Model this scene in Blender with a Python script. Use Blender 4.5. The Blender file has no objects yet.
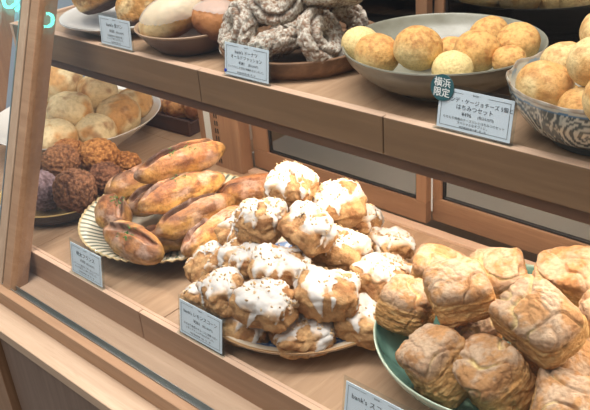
import bpy, bmesh, math, random
from mathutils import Vector, Matrix, Euler, noise
PI = math.pi
SC = bpy.context.scene
COL = SC.collection

# ------------------------------------------------------------------ colours and materials
def lin(c):
    out = []
    for v in c:
        v = v / 255.0
        out.append(v / 12.92 if v <= 0.04045 else ((v + 0.055) / 1.055) ** 2.4)
    return (out[0], out[1], out[2], 1.0)

def lin3(c): return Vector(lin(c)[:3])

class NT:
    """small helper round a node tree"""
    def __init__(self, name):
        self.m = bpy.data.materials.new(name); self.m.use_nodes = True
        self.t = self.m.node_tree; self.n = self.t.nodes; self.l = self.t.links
        self.b = self.n['Principled BSDF']; self.out = self.n['Material Output']
    def node(self, typ, **kw):
        nd = self.n.new(typ)
        for k, v in kw.items():
            if k.startswith('i_'):
                key = k[2:]
                nd.inputs[int(key) if key.isdigit() else key].default_value = v
            else: setattr(nd, k, v)
        return nd
    def link(self, a, b): self.l.new(a, b)
    def coords(self, scale=(1, 1, 1), rot=(0, 0, 0)):
        tc = self.node('ShaderNodeTexCoord'); mp = self.node('ShaderNodeMapping')
        mp.inputs['Scale'].default_value = scale; mp.inputs['Rotation'].default_value = rot
        self.link(tc.outputs['Object'], mp.inputs['Vector']); return mp.outputs['Vector']
    def noise(self, vec, scale, detail=4, rough=0.55):
        nd = self.node('ShaderNodeTexNoise'); nd.inputs['Scale'].default_value = scale
        nd.inputs['Detail'].default_value = detail; nd.inputs['Roughness'].default_value = rough
        self.link(vec, nd.inputs['Vector']); return nd.outputs['Fac']
    def ramp(self, fac, stops):
        r = self.node('ShaderNodeValToRGB'); e = r.color_ramp.elements
        while len(e) < len(stops): e.new(0.5)
        for el, (p, c) in zip(e, stops): el.position = p; el.color = c
        self.link(fac, r.inputs['Fac']); return r.outputs['Color']
    def mix(self, a, b, fac, mode='MIX'):
        mx = self.node('ShaderNodeMix', data_type='RGBA', blend_type=mode)
        for s, v in ((0, fac), (6, a), (7, b)):
            if hasattr(v, 'is_output'): self.link(v, mx.inputs[s])
            else: mx.inputs[s].default_value = v
        return mx.outputs[2]
    def bump(self, h, strength, dist=0.002):
        bp = self.node('ShaderNodeBump'); bp.inputs['Strength'].default_value = strength
        bp.inputs['Distance'].default_value = dist
        self.link(h, bp.inputs['Height']); self.link(bp.outputs['Normal'], self.b.inputs['Normal'])
    def base(self, c):
        if hasattr(c, 'is_output'): self.link(c, self.b.inputs['Base Color'])
        else: self.b.inputs['Base Color'].default_value = c
    def set(self, **kw):
        for k, v in kw.items(): self.b.inputs[k.replace('_', ' ')].default_value = v

def mat_wood(name, light, dark, axis=0, rough=0.45, grain=1.0, spec=0.4):
    m = NT(name)
    sc = [38, 38, 38]; sc[axis] = 2.2
    v = m.coords(tuple(s * grain for s in sc))
    n1 = m.noise(v, 2.2, 6, 0.65)
    v2 = m.coords(tuple(s * grain * 4 for s in sc))
    n2 = m.noise(v2, 3.0, 3, 0.6)
    c = m.ramp(n1, [(0.3, lin(dark)), (0.55, lin([(a + b) / 2 for a, b in zip(light, dark)])), (0.75, lin(light))])
    c = m.mix(c, lin(dark), m.ramp(n2, [(0.56, (0, 0, 0, 1)), (0.72, (0.8, 0.8, 0.8, 1))]))
    m.base(c); m.set(Roughness=rough); m.b.inputs['Specular IOR Level'].default_value = spec
    m.bump(n2, 0.12, 0.001); return m.m

def mat_plain(name, col, rough=0.5, metal=0.0, spec=0.5, coat=0.0):
    m = NT(name); m.base(lin(col)); m.set(Roughness=rough, Metallic=metal)
    m.b.inputs['Specular IOR Level'].default_value = spec
    m.b.inputs['Coat Weight'].default_value = coat
    return m.m

def mat_glaze(name, col, col2, rough=0.18, scale=30, spec=0.5, stretch=(1, 1, 1)):
    m = NT(name); v = m.coords(stretch)
    n = m.noise(v, scale, 5, 0.6)
    m.base(m.ramp(n, [(0.35, lin(col2)), (0.65, lin(col))])); m.set(Roughness=rough)
    m.b.inputs['Specular IOR Level'].default_value = spec
    return m.m

def mat_attr(name, rough=0.6, bump_scale=0, bump=0.2, spec=0.35, var=0.0, var_scale=60, sss=0.0, coat=0.0, bump_detail=5):
    """surface whose own colours are carried by the mesh colour attribute 'tone'"""
    m = NT(name)
    a = m.node('ShaderNodeAttribute', attribute_name='tone')
    v = m.coords()
    c = a.outputs['Color']
    if var:
        n = m.noise(v, var_scale, 5, 0.65)
        c = m.mix(c, m.ramp(n, [(0.3, (1 - var, 1 - var * 1.15, 1 - var * 1.4, 1)), (0.5, (1, 1, 1, 1)), (0.7, (1 + var * .5, 1 + var * .5, 1 + var * .5, 1))]), 1.0, 'MULTIPLY')
    m.base(c); m.set(Roughness=rough); m.b.inputs['Specular IOR Level'].default_value = spec
    m.b.inputs['Coat Weight'].default_value = coat; m.b.inputs['Coat Roughness'].default_value = 0.25
    if bump_scale:
        nb = m.noise(v, bump_scale, bump_detail, 0.7); m.bump(nb, bump, 0.003)
    if sss:
        m.b.inputs['Subsurface Weight'].default_value = sss
        m.b.inputs['Subsurface Radius'].default_value = (0.004, 0.0025, 0.0015)
        m.b.inputs['Subsurface Scale'].default_value = 1.0
    return m.m

def mat_thin_glass(name, tint=(255, 255, 255), ior=1.45, rough=0.0):
    m = NT(name)
    tr = m.node('ShaderNodeBsdfTransparent'); tr.inputs['Color'].default_value = lin(tint)
    gl = m.node('ShaderNodeBsdfGlossy'); gl.inputs['Roughness'].default_value = rough
    lw = m.node('ShaderNodeLayerWeight')
    pw_ = m.node('ShaderNodeMath', operation='POWER'); pw_.inputs[1].default_value = 5.0
    fr = m.node('ShaderNodeMath', operation='MULTIPLY_ADD'); r0 = ((ior - 1) / (ior + 1)) ** 2
    fr.inputs[1].default_value = 1 - r0; fr.inputs[2].default_value = r0
    m.link(lw.outputs['Facing'], pw_.inputs[0]); m.link(pw_.outputs[0], fr.inputs[0])
    mx = m.node('ShaderNodeMixShader')
    m.link(fr.outputs[0], mx.inputs[0]); m.link(tr.outputs[0], mx.inputs[1]); m.link(gl.outputs[0], mx.inputs[2])
    m.link(mx.outputs[0], m.out.inputs['Surface']); return m.m

def mat_film(name, col, opacity):
    m = NT(name)
    tr = m.node('ShaderNodeBsdfTransparent'); mx = m.node('ShaderNodeMixShader')
    m.base(lin(col)); m.set(Roughness=0.35)
    v = m.coords(); n = m.noise(v, 45, 4, 0.6); m.bump(n, 0.4, 0.002)
    mx.inputs[0].default_value = opacity
    m.link(tr.outputs[0], mx.inputs[1]); m.link(m.b.outputs[0], mx.inputs[2]); m.link(mx.outputs[0], m.out.inputs['Surface'])
    return m.m

def mat_emit(name, col, strength):
    m = NT(name); m.base((0, 0, 0, 1)); m.b.inputs['Emission Color'].default_value = lin(col)
    m.b.inputs['Emission Strength'].default_value = strength; return m.m

M = {}
M['deck'] = mat_wood('oak_deck', (194, 164, 134), (165, 134, 106), 1, 0.42)
M['sill'] = mat_wood('pale_oak', (204, 178, 153), (179, 151, 126), 0, 0.45)
M['rail'] = mat_wood('oak_rail', (175, 141, 112), (150, 116, 89), 0, 0.42)
M['fascia'] = mat_wood('oak_fascia_shaded', (136, 110, 82), (117, 92, 67), 0, 0.4)  # same oak as the rails, darkened by shade put into the colour
M['trim'] = mat_wood('oak_trim', (221, 193, 167), (204, 170, 144), 0, 0.45)
M['apron'] = mat_wood('brown_apron', (115, 87, 68), (94, 68, 52), 0, 0.5)
M['door'] = mat_wood('oak_door', (159, 125, 96), (132, 99, 75), 0, 0.42)
M['stile'] = mat_wood('oak_stile', (169, 133, 103), (142, 107, 81), 2, 0.42)
M['post'] = mat_wood('greyed_oak', (188, 162, 138), (163, 137, 114), 2, 0.42)
M['panel'] = mat_wood('oak_panel', (146, 124, 110), (124, 103, 91), 2, 0.5)
M['darkwood'] = mat_wood('dark_stained_wood', (92, 58, 42), (58, 34, 25), 0, 0.45)
M['traywood'] = mat_wood('turned_wood', (156, 122, 92), (96, 70, 50), 0, 0.5, 0.9)
M['steel'] = mat_plain('brushed_steel', (170, 174, 172), 0.35, 0.9)
M['white_strip'] = mat_plain('white_strip', (222, 226, 222), 0.5)
M['black'] = mat_plain('black_gasket', (38, 34, 34), 0.6)
M['slot'] = mat_plain('dark_slots', (34, 28, 26), 0.6)
M['glass'] = mat_thin_glass('case_glass', ior=1.4)
M['pane'] = mat_thin_glass('door_glass', (214, 214, 212), 1.55)
M['acrylic'] = mat_thin_glass('clear_acrylic', (244, 248, 248), 1.45)
M['card'] = mat_plain('pale_blue_card', (206, 222, 232), 0.6, spec=0.3)
M['ink'] = mat_plain('black_ink', (40, 44, 54), 0.7, spec=0.2)
M['badge'] = mat_plain('teal_badge', (44, 92, 98), 0.5)
M['white_ink'] = mat_plain('white_ink', (240, 244, 242), 0.6)
M['blue_dot'] = mat_plain('blue_sticker', (36, 70, 190), 0.5)
M['iron'] = mat_plain('black_iron', (30, 28, 28), 0.38)
M['porcelain'] = mat_plain('white_porcelain', (232, 230, 224), 0.2)
M['attr_glaze'] = mat_attr('painted_glaze', rough=0.2, spec=0.5)
M['attr_matte'] = mat_attr('stoneware', rough=0.32, spec=0.5, var=0.18, var_scale=45)
M['scone'] = mat_attr('floury_scone', 0.85, 330, 0.8, 0.15, 0.24, 230)
M['lemon'] = mat_attr('scone_crumb', 0.8, 330, 0.8, 0.2, 0.26, 260)
M['icing'] = mat_attr('sugar_icing', 0.38, 180, 0.22, 0.45, 0.0, 60, sss=0.0)
M['nut'] = mat_attr('chopped_nuts', 0.7, 300, 0.3, 0.25)
M['roll'] = mat_attr('soft_roll', 0.55, 180, 0.35, 0.3, 0.22, 140)
M['ball'] = mat_attr('cheese_bread', 0.6, 300, 0.5, 0.3, 0.28, 330)
M['crust'] = mat_attr('baguette_crust', 0.5, 240, 0.6, 0.35, 0.38, 190)
M['crumble'] = mat_attr('crumble_top', 0.85, 380, 1.0, 0.2, 0.45, 300)
M['donut'] = mat_attr('sugared_donut', 0.85, 420, 1.0, 0.15, 0.4, 420)
M['parsley'] = mat_plain('parsley_green', (70, 110, 48), 0.7)
M['veil'] = mat_film('translucent_veil', (236, 236, 232), 0.34)
M['neon'] = mat_emit('neon_tube', (80, 255, 225), 26)
M['counter'] = mat_plain('pale_counter', (196, 188, 178), 0.35)
M['kitchen'] = mat_plain('dark_kitchen', (52, 46, 42), 0.7)
M['plaster'] = mat_plain('plaster', (206, 202, 196), 0.8)
M['bluewall'] = mat_plain('pale_blue_wall', (176, 192, 208), 0.7)
M['floor'] = mat_plain('grey_floor', (140, 132, 124), 0.5)

# ------------------------------------------------------------------ object helpers
def link(o, parent=None):
    COL.objects.link(o)
    if parent is not None: o.parent = parent
    return o
def thing(name, label, cat, loc=(0, 0, 0), rot=(0, 0, 0), group=None):
    o = bpy.data.objects.new(name, None); o.empty_display_size = 0.02
    o.location = loc; o.rotation_euler = rot
    o['label'] = label; o['category'] = cat
    if group: o['group'] = group
    return link(o)
def tag(o, label, cat, group=None):
    o['label'] = label; o['category'] = cat
    if group: o['group'] = group
    return o
def mesh_obj(name, verts, faces, mat, parent=None, loc=(0, 0, 0), rot=(0, 0, 0), smooth=True, tone=None, mats=None):
    me = bpy.data.meshes.new(name); me.from_pydata([tuple(v) for v in verts], [], faces); me.update()
    for mm in (mats or [mat]): me.materials.append(mm)
    if smooth: me.polygons.foreach_set('use_smooth', [True] * len(me.polygons))
    if tone is not None:
        a = me.color_attributes.new('tone', 'FLOAT_COLOR', 'POINT')
        flat = []
        for c in tone: flat += [c[0], c[1], c[2], 1.0]
        a.data.foreach_set('color', flat)
    o = bpy.data.objects.new(name, me); o.location = loc; o.rotation_euler = rot
    return link(o, parent)

class MB:
    """collects boxes / prisms and builds one mesh object"""
    def __init__(self): self.v = []; self.f = []
    def box(self, a, b):
        i = len(self.v); (x0, y0, z0), (x1, y1, z1) = a, b
        self.v += [(x0, y0, z0), (x1, y0, z0), (x1, y1, z0), (x0, y1, z0), (x0, y0, z1), (x1, y0, z1), (x1, y1, z1), (x0, y1, z1)]
        self.f += [tuple(i + k for k in q) for q in ((0, 3, 2, 1), (4, 5, 6, 7), (0, 1, 5, 4), (1, 2, 6, 5), (2, 3, 7, 6), (3, 0, 4, 7))]
        return self
    def prism_x(self, prof, x0, x1):
        """extrude a (y,z) profile (counter-clockwise seen from +x) along x"""
        i = len(self.v); n = len(prof)
        self.v += [(x0, y, z) for y, z in prof] + [(x1, y, z) for y, z in prof]
        self.f.append(tuple(i + k for k in reversed(range(n)))); self.f.append(tuple(i + n + k for k in range(n)))
        for k in range(n):
            k2 = (k + 1) % n; self.f.append((i + k, i + k2, i + n + k2, i + n + k))
        return self
    def build(self, name, mat, parent=None, bevel=0.0012, **kw):
        o = mesh_obj(name, self.v, self.f, mat, parent, smooth=False, **kw)
        if bevel:
            md = o.modifiers.new('edge', 'BEVEL'); md.width = bevel; md.segments = 2; md.limit_method = 'ANGLE'
        return o

def struct(o): o['kind'] = 'structure'; return o

_ico = {}
def ico(n):
    if n not in _ico:
        bm = bmesh.new(); bmesh.ops.create_icosphere(bm, subdivisions=n, radius=1.0)
        bm.verts.ensure_lookup_table()
        _ico[n] = ([v.co.normalized() for v in bm.verts], [tuple(v.index for v in f.verts) for f in bm.faces]); bm.free()
    return _ico[n]
def ss(a, b, x):
    t = max(0.0, min(1.0, (x - a) / (b - a))); return t * t * (3 - 2 * t)
def nz(p): return noise.noise(p)
def fr(p, o=4): return noise.fractal(p, 0.8, 2.1, o)
def normals(vs, fs):
    ns = [Vector((0, 0, 0)) for _ in vs]
    for f in fs:
        n = (vs[f[1]] - vs[f[0]]).cross(vs[f[2]] - vs[f[0]])
        for i in f: ns[i] += n
    return [n.normalized() for n in ns]
def lerp(a, b, t): return a + (b - a) * t
def superdir(d, n):
    r = (abs(d.x) ** n + abs(d.y) ** n + abs(d.z) ** n) ** (-1.0 / n)
    return d * r

# ------------------------------------------------------------------ breads
def square_scone(root, dims, seed):
    dirs, fs = ico(6); off = Vector((seed * 7.31, seed * 3.17, seed * 1.93))
    vs = []; tn = []
    yellow, tan, brown, flour = lin3((240, 220, 160)), lin3((190, 144, 98)), lin3((140, 98, 66)), lin3((200, 176, 150))
    for d in dirs:
        q = superdir(d, 5.0)
        p = Vector((q.x * dims[0], q.y * dims[1], q.z * dims[2]))
        u = p + off
        p.x += 0.006 * nz(u * 24); p.y += 0.006 * nz(u * 24 + Vector((9, 0, 0))); p.z += 0.006 * nz(u * 22 + Vector((0, 9, 0)))
        top = ss(0.3, 0.85, q.z); side = (1 - top) * ss(-0.95, -0.6, q.z)
        # layered sides
        lay = nz(Vector((u.x * 32, u.y * 32, u.z * 300))); lay2 = nz(Vector((u.x * 90, u.y * 90, u.z * 640)))
        h = side * (0.0011 * lay + 0.0009 * lay2 - 0.0014 * ss(0.3, 0.9, 1 - abs(nz(u * 34 + Vector((6, 2, 2)))) * 6)) + top * 0.0045 * (1 - d.x * d.x - d.y * d.y)
        # cracks of the domed top
        w = u + 0.010 * Vector((nz(u * 45), nz(u * 45 + Vector((5, 5, 5))), 0))
        cr = 1 - abs(nz(w * 30)) * 8; cr2 = 1 - abs(nz(w * 85 + Vector((3, 1, 2)))) * 4.5
        c1 = ss(0.35, 0.95, cr) * top; c2 = ss(0.2, 0.9, cr2) * top
        h += -0.0050 * c1 - 0.0012 * c2 + 0.0011 * fr(u * 130) * (1.2 - 0.4 * top)
        p += d * h; vs.append(p)
        dust = ss(-0.4, 0.25, fr(u * 42) + 0.35 * fr(u * 260, 2)) * top
        col = lerp(tan, brown, ss(0.0, 0.6, fr(u * 30 + Vector((4, 4, 4)))) * 0.4)
        sidec = lerp(lerp(lin3((198, 150, 94)), brown, ss(0.0, 0.5, -lay) * 0.5), lin3((234, 202, 142)), ss(0.1, 0.5, lay2) * 0.5)
        col = lerp(sidec, col, top)
        col = lerp(col, flour, dust * 0.85)
        col = lerp(col, yellow, c1 * ss(-0.1, 0.25, nz(u * 25 + Vector((1, 8, 2)))) * 0.9)
        col = lerp(col, brown, c2 * 0.25)
        edge = ss(0.55, 0.75, q.z) * (1 - ss(0.85, 0.99, q.z))
        col = lerp(col, brown, edge * 0.3)
        col = lerp(col, brown, ss(-0.5, -0.95, q.z) * 0.7)
        tn.append(col)
    mesh_obj('crumb', vs, fs, M['scone'], root, tone=tn)

def lemon_scone(root, dims, seed, up=(0, 0, 1), nuts=44):
    dirs, fs = ico(5); off = Vector((seed * 5.31, seed * 2.77, seed * 4.13)); rnd = random.Random(seed)
    up = Vector(up).normalized()
    tan, brown, pale = lin3((198, 154, 106)), lin3((160, 114, 74)), lin3((218, 180, 130))
    vs = []; tn = []
    for d in dirs:
        q = superdir(d, 3.8)
        p = Vector((q.x * dims[0], q.y * dims[1], q.z * dims[2])); u = p + off
        h = 0.0065 * nz(u * 24) + 0.003 * nz(u * 55) + 0.0026 * fr(u * 120)
        cr = 1 - abs(nz(u * 40 + Vector((3, 3, 3)))) * 5; c = ss(0.2, 0.9, cr)
        h -= 0.0024 * c; p += d * h; vs.append(p)
        col = lerp(tan, brown, ss(-0.2, 0.5, fr(u * 45))); col = lerp(col, pale, ss(0.1, 0.5, fr(u * 70 + Vector((7, 7, 7)))) * 0.6)
        col = lerp(col, brown * 0.8, c * 0.25); tn.append(col)
    mesh_obj('crumb', vs, fs, M['lemon'], root, tone=tn)
    ns = normals(vs, fs)
    # icing poured over the top with drips down the sides
    t1 = up.orthogonal().normalized(); t2 = up.cross(t1)
    drips = [(rnd.uniform(-PI, PI), rnd.uniform(0.05, 0.10), rnd.uniform(0.4, 1.0)) for _ in range(10)]
    mask = []
    for i, d in enumerate(dirs):
        hgt = d.dot(up); az = math.atan2(d.dot(t2), d.dot(t1)); u = vs[i] + off
        thr = 0.26 + 0.40 * nz(Vector((math.cos(az) * 1.2, math.sin(az) * 1.2, seed * 1.7)))
        for a, w, dep in drips:
            da = (az - a + PI) % (2 * PI) - PI
            thr -= dep * math.exp(-(da / w) ** 2) * 0.95
        bare = ss(0.18, 0.42, nz(u * 42 + Vector((2, 9, 4))) + 0.25 * nz(u * 120)) * 0.75
        mask.append(hgt - thr - bare + 0.10 * nz(u * 90))
    keep = [f for f in fs if max(mask[i] for i in f) > 0.0 and min(mask[i] for i in f) > -0.12]
    used = sorted({i for f in keep for i in f}); ix = {i: k for k, i in enumerate(used)}
    white, cream = lin3((212, 208, 202)), lin3((196, 160, 120))
    iv = []; it = []
    for i in used:
        a = ss(0.0, 0.14, mask[i]); u = vs[i] + off
        iv.append(vs[i] + ns[i] * (-0.0008 + a * (0.0022 + 0.0007 * nz(u * 80))))
        it.append(lerp(cream, white, ss(-0.02, 0.40, mask[i] - 0.04 + 0.30 * nz(u * 60) + 0.18 * nz(u * 150))))
    mesh_obj('icing', iv, [tuple(ix[i] for i in f) for f in keep], M['icing'], root, tone=it)
    # chopped nuts scattered on the icing
    cand = [i for i in used if mask[i] > 0.2 and dirs[i].dot(up) > 0.45]
    if cand and nuts:
        nv = []; nf = []; nt = []
        tv, tf = ico(1)
        for _ in range(nuts):
            i = rnd.choice(cand); c = vs[i] + ns[i] * 0.002
            R = Euler((rnd.uniform(0, 6), rnd.uniform(0, 6), rnd.uniform(0, 6))).to_matrix()
            s = Vector((rnd.uniform(.0014, .0030), rnd.uniform(.0011, .0022), rnd.uniform(.0007, .0012)))
            col = lerp(lin3((222, 200, 164)), lin3((198, 162, 116)), rnd.random()); b = len(nv)
            for v in tv: nv.append(c + R @ Vector((v.x * s.x, v.y * s.y, v.z * s.z))); nt.append(col)
            nf += [tuple(b + k for k in f) for f in tf]
        o = mesh_obj('nut_crumbs', nv, nf, M['nut'], root, tone=nt, smooth=False); o['kind'] = 'stuff'

def simple_bread(name, dims, seed, mat, colf, n=2.3, amp=(0.004, 0.0012), level=4, parent=None, disp=None, **kw):
    dirs, fs = ico(level); off = Vector((seed * 4.91, seed * 6.13, seed * 2.39)); vs = []; tn = []
    sm = min(dims)
    for d in dirs:
        q = superdir(d, n); p = Vector((q.x * dims[0], q.y * dims[1], q.z * dims[2])); u = p + off
        h = amp[0] * nz(u * (0.55 / sm)) + amp[1] * fr(u * (2.6 / sm))
        if disp: h += disp(d, q, u)
        p += d * h; vs.append(p); tn.append(colf(d, q, u))
    return mesh_obj(name, vs, fs, mat, parent, tone=tn, **kw)

def roll_col(d, q, u):
    pale, gold, brn = lin3((228, 206, 160)), lin3((204, 154, 94)), lin3((150, 98, 56))
    c = lerp(pale, gold, ss(-0.15, 0.4, fr(u * 19, 3)) * 0.95)
    c = lerp(c, brn, ss(0.25, 0.7, fr(u * 30 + Vector((4, 1, 7)), 3)) * 0.7)
    return lerp(c, gold, ss(-0.4, -0.9, d.z) * 0.8)
def roll_disp(d, q, u):
    s = d.y + 0.22 * d.x + 0.1 * nz(u * 30)
    return 0.0022 * math.exp(-((s) / 0.05) ** 2) * ss(-0.5, 0.1, d.z) - 0.0012 * math.exp(-((s - 0.14) / 0.06) ** 2)
def ball_col(d, q, u):
    pale, gold, brn = lin3((240, 214, 154)), lin3((222, 174, 106)), lin3((184, 126, 72))
    top = ss(-0.5, 0.45, d.z + 0.28 * fr(u * 34, 3))
    c = lerp(pale, gold, top); return lerp(c, brn, ss(-0.1, 0.6, fr(u * 140, 4) + 0.3 * fr(u * 40, 2)) * top * 0.8)
def bun_col(d, q, u):
    pale, gold, brn = lin3((236, 208, 150)), lin3((220, 170, 104)), lin3((182, 124, 70))
    c = lerp(pale, gold, ss(-0.15, 0.5, fr(u * 22, 3) + 0.3 * d.z)); return lerp(c, brn, ss(-0.05, 0.6, fr(u * 120, 4)) * 0.6 * ss(-0.4, 0.5, d.z))
def campagne_col(d, q, u):
    pale, gold, brn, dark = lin3((238, 206, 150)), lin3((212, 158, 92)), lin3((150, 92, 48)), lin3((66, 38, 26))
    c = lerp(gold, pale, ss(-0.1, 0.4, fr(u * 45, 4))); c = lerp(c, brn, ss(0.15, 0.6, fr(u * 60 + Vector((8, 2, 1)), 4)) * 0.7)
    return lerp(c, dark, ss(-0.15, -0.45, d.z))
def brown_roll_col(d, q, u):
    a, b, c2 = lin3((186, 128, 80)), lin3((136, 82, 50)), lin3((88, 52, 36))
    c = lerp(a, b, ss(-0.3, 0.5, fr(u * 24, 3) - 0.5 * d.z)); return lerp(c, c2, ss(0.1, -0.7, d.z) * 0.9)
def pale_roll_col(d, q, u):
    a, b, c2 = lin3((234, 208, 156)), lin3((208, 156, 94)), lin3((150, 100, 58))
    c = lerp(a, b, ss(-0.2, 0.4, fr(u * 20, 3) - 0.5 * d.z)); return lerp(c, c2, ss(-0.1, -0.7, d.z))
def crumble_disp(d, q, u):
    v = noise.voronoi(u * 190)[0][0]; w = noise.voronoi(u * 360)[0][0]
    return 0.0052 * (0.55 - v) + 0.0024 * (0.5 - w)
def crumble_col_f(a, b):
    A, B = lin3(a), lin3(b)
    def f(d, q, u):
        v = noise.voronoi(u * 190)[0][0]
        c = lerp(A, B, ss(0.25, 0.75, v)); return lerp(c, A * 1.25, ss(0.1, 0.6, fr(u * 60)) * 0.5)
    return f
def pastry_col(d, q, u):
    a, b, c2 = lin3((214, 158, 100)), lin3((140, 84, 48)), lin3((226, 206, 190))
    c = lerp(a, b, ss(-0.2, 0.4, fr(u * 40))); return lerp(c, c2, ss(0.1, 0.5, fr(u * 50 + Vector((3, 3, 3)))) * ss(0.2, 0.7, d.z) * 0.8)

def baguette(root, L, w, h, seed, ear=1, cut=True, dark=0.5, green=True, tone=1.0):
    dirs, fs = ico(5); off = Vector((seed * 3.7, seed * 5.9, seed * 2.3)); rnd = random.Random(seed + 50)
    vs = []; tn = []
    gold, orange, brn, burnt, flour, pink = (lin3((214, 166, 92)), lin3((168, 112, 68)), lin3((104, 62, 44)), lin3((48, 30, 30)), lin3((212, 184, 164)), lin3((206, 150, 122)))
    for d in dirs:
        q = superdir(d, 2.5)
        tp = 1 - 0.28 * abs(q.x) ** 3
        p = Vector((q.x * L / 2, q.y * w / 2 * tp, q.z * h / 2 * tp)); u = p + off
        p += d * (0.0035 * nz(u * 30) + 0.001 * fr(u * 110))
        col = lerp(gold, orange, ss(-0.3, 0.75, 0.6 * fr(u * 40) + 0.8 * d.z)); col = lerp(col, brn, ss(0.0, 0.6, fr(u * 55 + Vector((5, 2, 2))) + 0.3 * d.z) * 0.7)
        if cut:
            yl = p.y - ear * (0.0035 + 0.006 * (q.x) + 0.004 * nz(Vector((q.x * 2.2, seed, 0))))
            env = (1 - ss(0.68, 0.88, abs(q.x))) * ss(0.15, 0.5, d.z)
            g = math.exp(-(yl / 0.0046) ** 2); e1 = math.exp(-((yl - ear * 0.0072) / 0.0028) ** 2); e2 = math.exp(-((yl + ear * 0.0075) / 0.0032) ** 2)
            p.z += env * (-0.0085 * g + 0.0058 * e1 + 0.0022 * e2)
            p.y -= env * ear * 0.003 * e1
            col = lerp(col, lerp(pink, flour, ss(-0.2, 0.4, nz(u * 60))), env * g * 0.85)
            dk = math.exp(-((yl - ear * 0.0042) / 0.0017) ** 2)
            col = lerp(col, burnt, env * min(1.0, 0.8 * e1 * ss(-0.5, 0.2, nz(u * 35)) + 0.55 * dk))
            p.z -= env * dk * 0.003
        col = lerp(col, burnt, ss(0.72, 1.0, abs(q.x) + 0.12 * fr(u * 40)) * dark)
        col = lerp(col, flour, ss(0.05, 0.5, fr(u * 36 + Vector((1, 7, 3))) + 0.3 * fr(u * 200, 2)) * 0.42)
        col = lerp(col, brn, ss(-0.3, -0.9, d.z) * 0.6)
        vs.append(p); tn.append(col * tone)
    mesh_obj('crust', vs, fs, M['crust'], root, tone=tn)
    if green and cut:
        tops = [(v, n) for v, n, d in zip(vs, normals(vs, fs), dirs) if d.z > 0.6 and abs(v.x) < L * 0.14 and abs(v.y) < w * 0.24]
        pv = []; pf = []
        for _ in range(34):
            c, n = rnd.choice(tops); c = c + n * 0.0007; a = rnd.uniform(0, 6.28); s = rnd.uniform(.0009, .0021)
            R = Euler((rnd.uniform(-.6, .6), rnd.uniform(-.6, .6), a)).to_matrix(); b = len(pv)
            for x, y, z in ((-1, -.5, 0), (1, -.5, 0), (1.2, .5, .3), (-.8, .7, .2), (0, 0, .6)): pv.append(c + R @ Vector((x * s, y * s, z * s)))
            pf += [(b, b + 1, b + 4), (b + 1, b + 2, b + 4), (b + 2, b + 3, b + 4), (b + 3, b, b + 4), (b + 3, b + 2, b + 1, b)]
        o = mesh_obj('parsley', pv, pf, M['parsley'], root, smooth=False); o['kind'] = 'stuff'

def donut_mesh(name, R, r, seed, **kw):
    nu, nv = 132, 64; off = Vector((seed * 3.3, seed * 1.7, seed * 5.1)); vs = []; tn = []; fs = []
    sugar, brn, dk = lin3((226, 221, 208)), lin3((158, 128, 106)), lin3((84, 62, 50))
    for i in range(nu):
        a = 2 * PI * i / nu; ca, sa = math.cos(a), math.sin(a)
        for j in range(nv):
            b = 2 * PI * j / nv; cb, sb = math.cos(b), math.sin(b)
            p = Vector(((R + r * cb) * ca, (R + r * cb) * sa, r * 0.92 * sb)); u = p + off
            nrm = Vector((cb * ca, cb * sa, sb))
            ring = math.exp(-((b - 1.15 - 0.35 * nz(Vector((ca * 2, sa * 2, seed)))) / 0.22) ** 2)
            h = 0.0030 * nz(u * 45) + 0.0018 * fr(u * 120) - 0.0062 * ring
            h -= 0.002 * ss(0.3, 0.9, 1 - abs(nz(u * 55 + Vector((2, 2, 2)))) * 5)
            vs.append(p + nrm * h)
            s = ss(-0.45, 0.3, 0.8 * fr(u * 330, 3) + 0.35 * fr(u * 60, 2)); c = lerp(brn, sugar, s); c = lerp(c, dk, ring * 0.55)
            tn.append(c)
            i2, j2 = (i + 1) % nu, (j + 1) % nv
            fs.append((i * nv + j, i2 * nv + j, i2 * nv + j2, i * nv + j2))
    return mesh_obj(name, vs, fs, M['donut'], tone=tn, **kw)

# ------------------------------------------------------------------ dishes
def lathe(name, prof, mat, parent=None, segs=96, oval=1.0, rad=None, colf=None, loc=(0, 0, 0), rot=(0, 0, 0)):
    vs = []; fs = []; tn = [] if colf else None; n = len(prof)
    for i in range(segs):
        a = 2 * PI * i / segs
        for k, (r, z) in enumerate(prof):
            rr, zz = max(r, 0.0), max(z, 0.0)
            if rad: rr, zz = rad(a, k, rr, zz)
            vs.append((rr * math.cos(a), rr * math.sin(a) * oval, zz))
            if colf: tn.append(colf(a, k, rr, zz))
    for i in range(segs):
        i2 = (i + 1) % segs
        for k in range(n - 1):
            fs.append((i * n + k, i2 * n + k, i2 * n + k + 1, i * n + k + 1))
    fs.append(tuple(i * n for i in reversed(range(segs)))); fs.append(tuple(i * n + n - 1 for i in range(segs)))
    return mesh_obj(name, vs, fs, mat, parent, loc, rot, tone=tn)
def smooth_prof(pts, sub=5):
    out = []; n = len(pts)
    for i in range(n - 1):
        p0, p1, p2, p3 = pts[max(i - 1, 0)], pts[i], pts[i + 1], pts[min(i + 2, n - 1)]
        for s in range(sub):
            t = s / sub
            out.append(tuple(0.5 * (2 * b + (c - a) * t + (2 * a - 5 * b + 4 * c - d) * t * t + (3 * b - a - 3 * c + d) * t ** 3) for a, b, c, d in zip(p0, p1, p2, p3)))
    out.append(pts[-1]); return out

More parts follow.
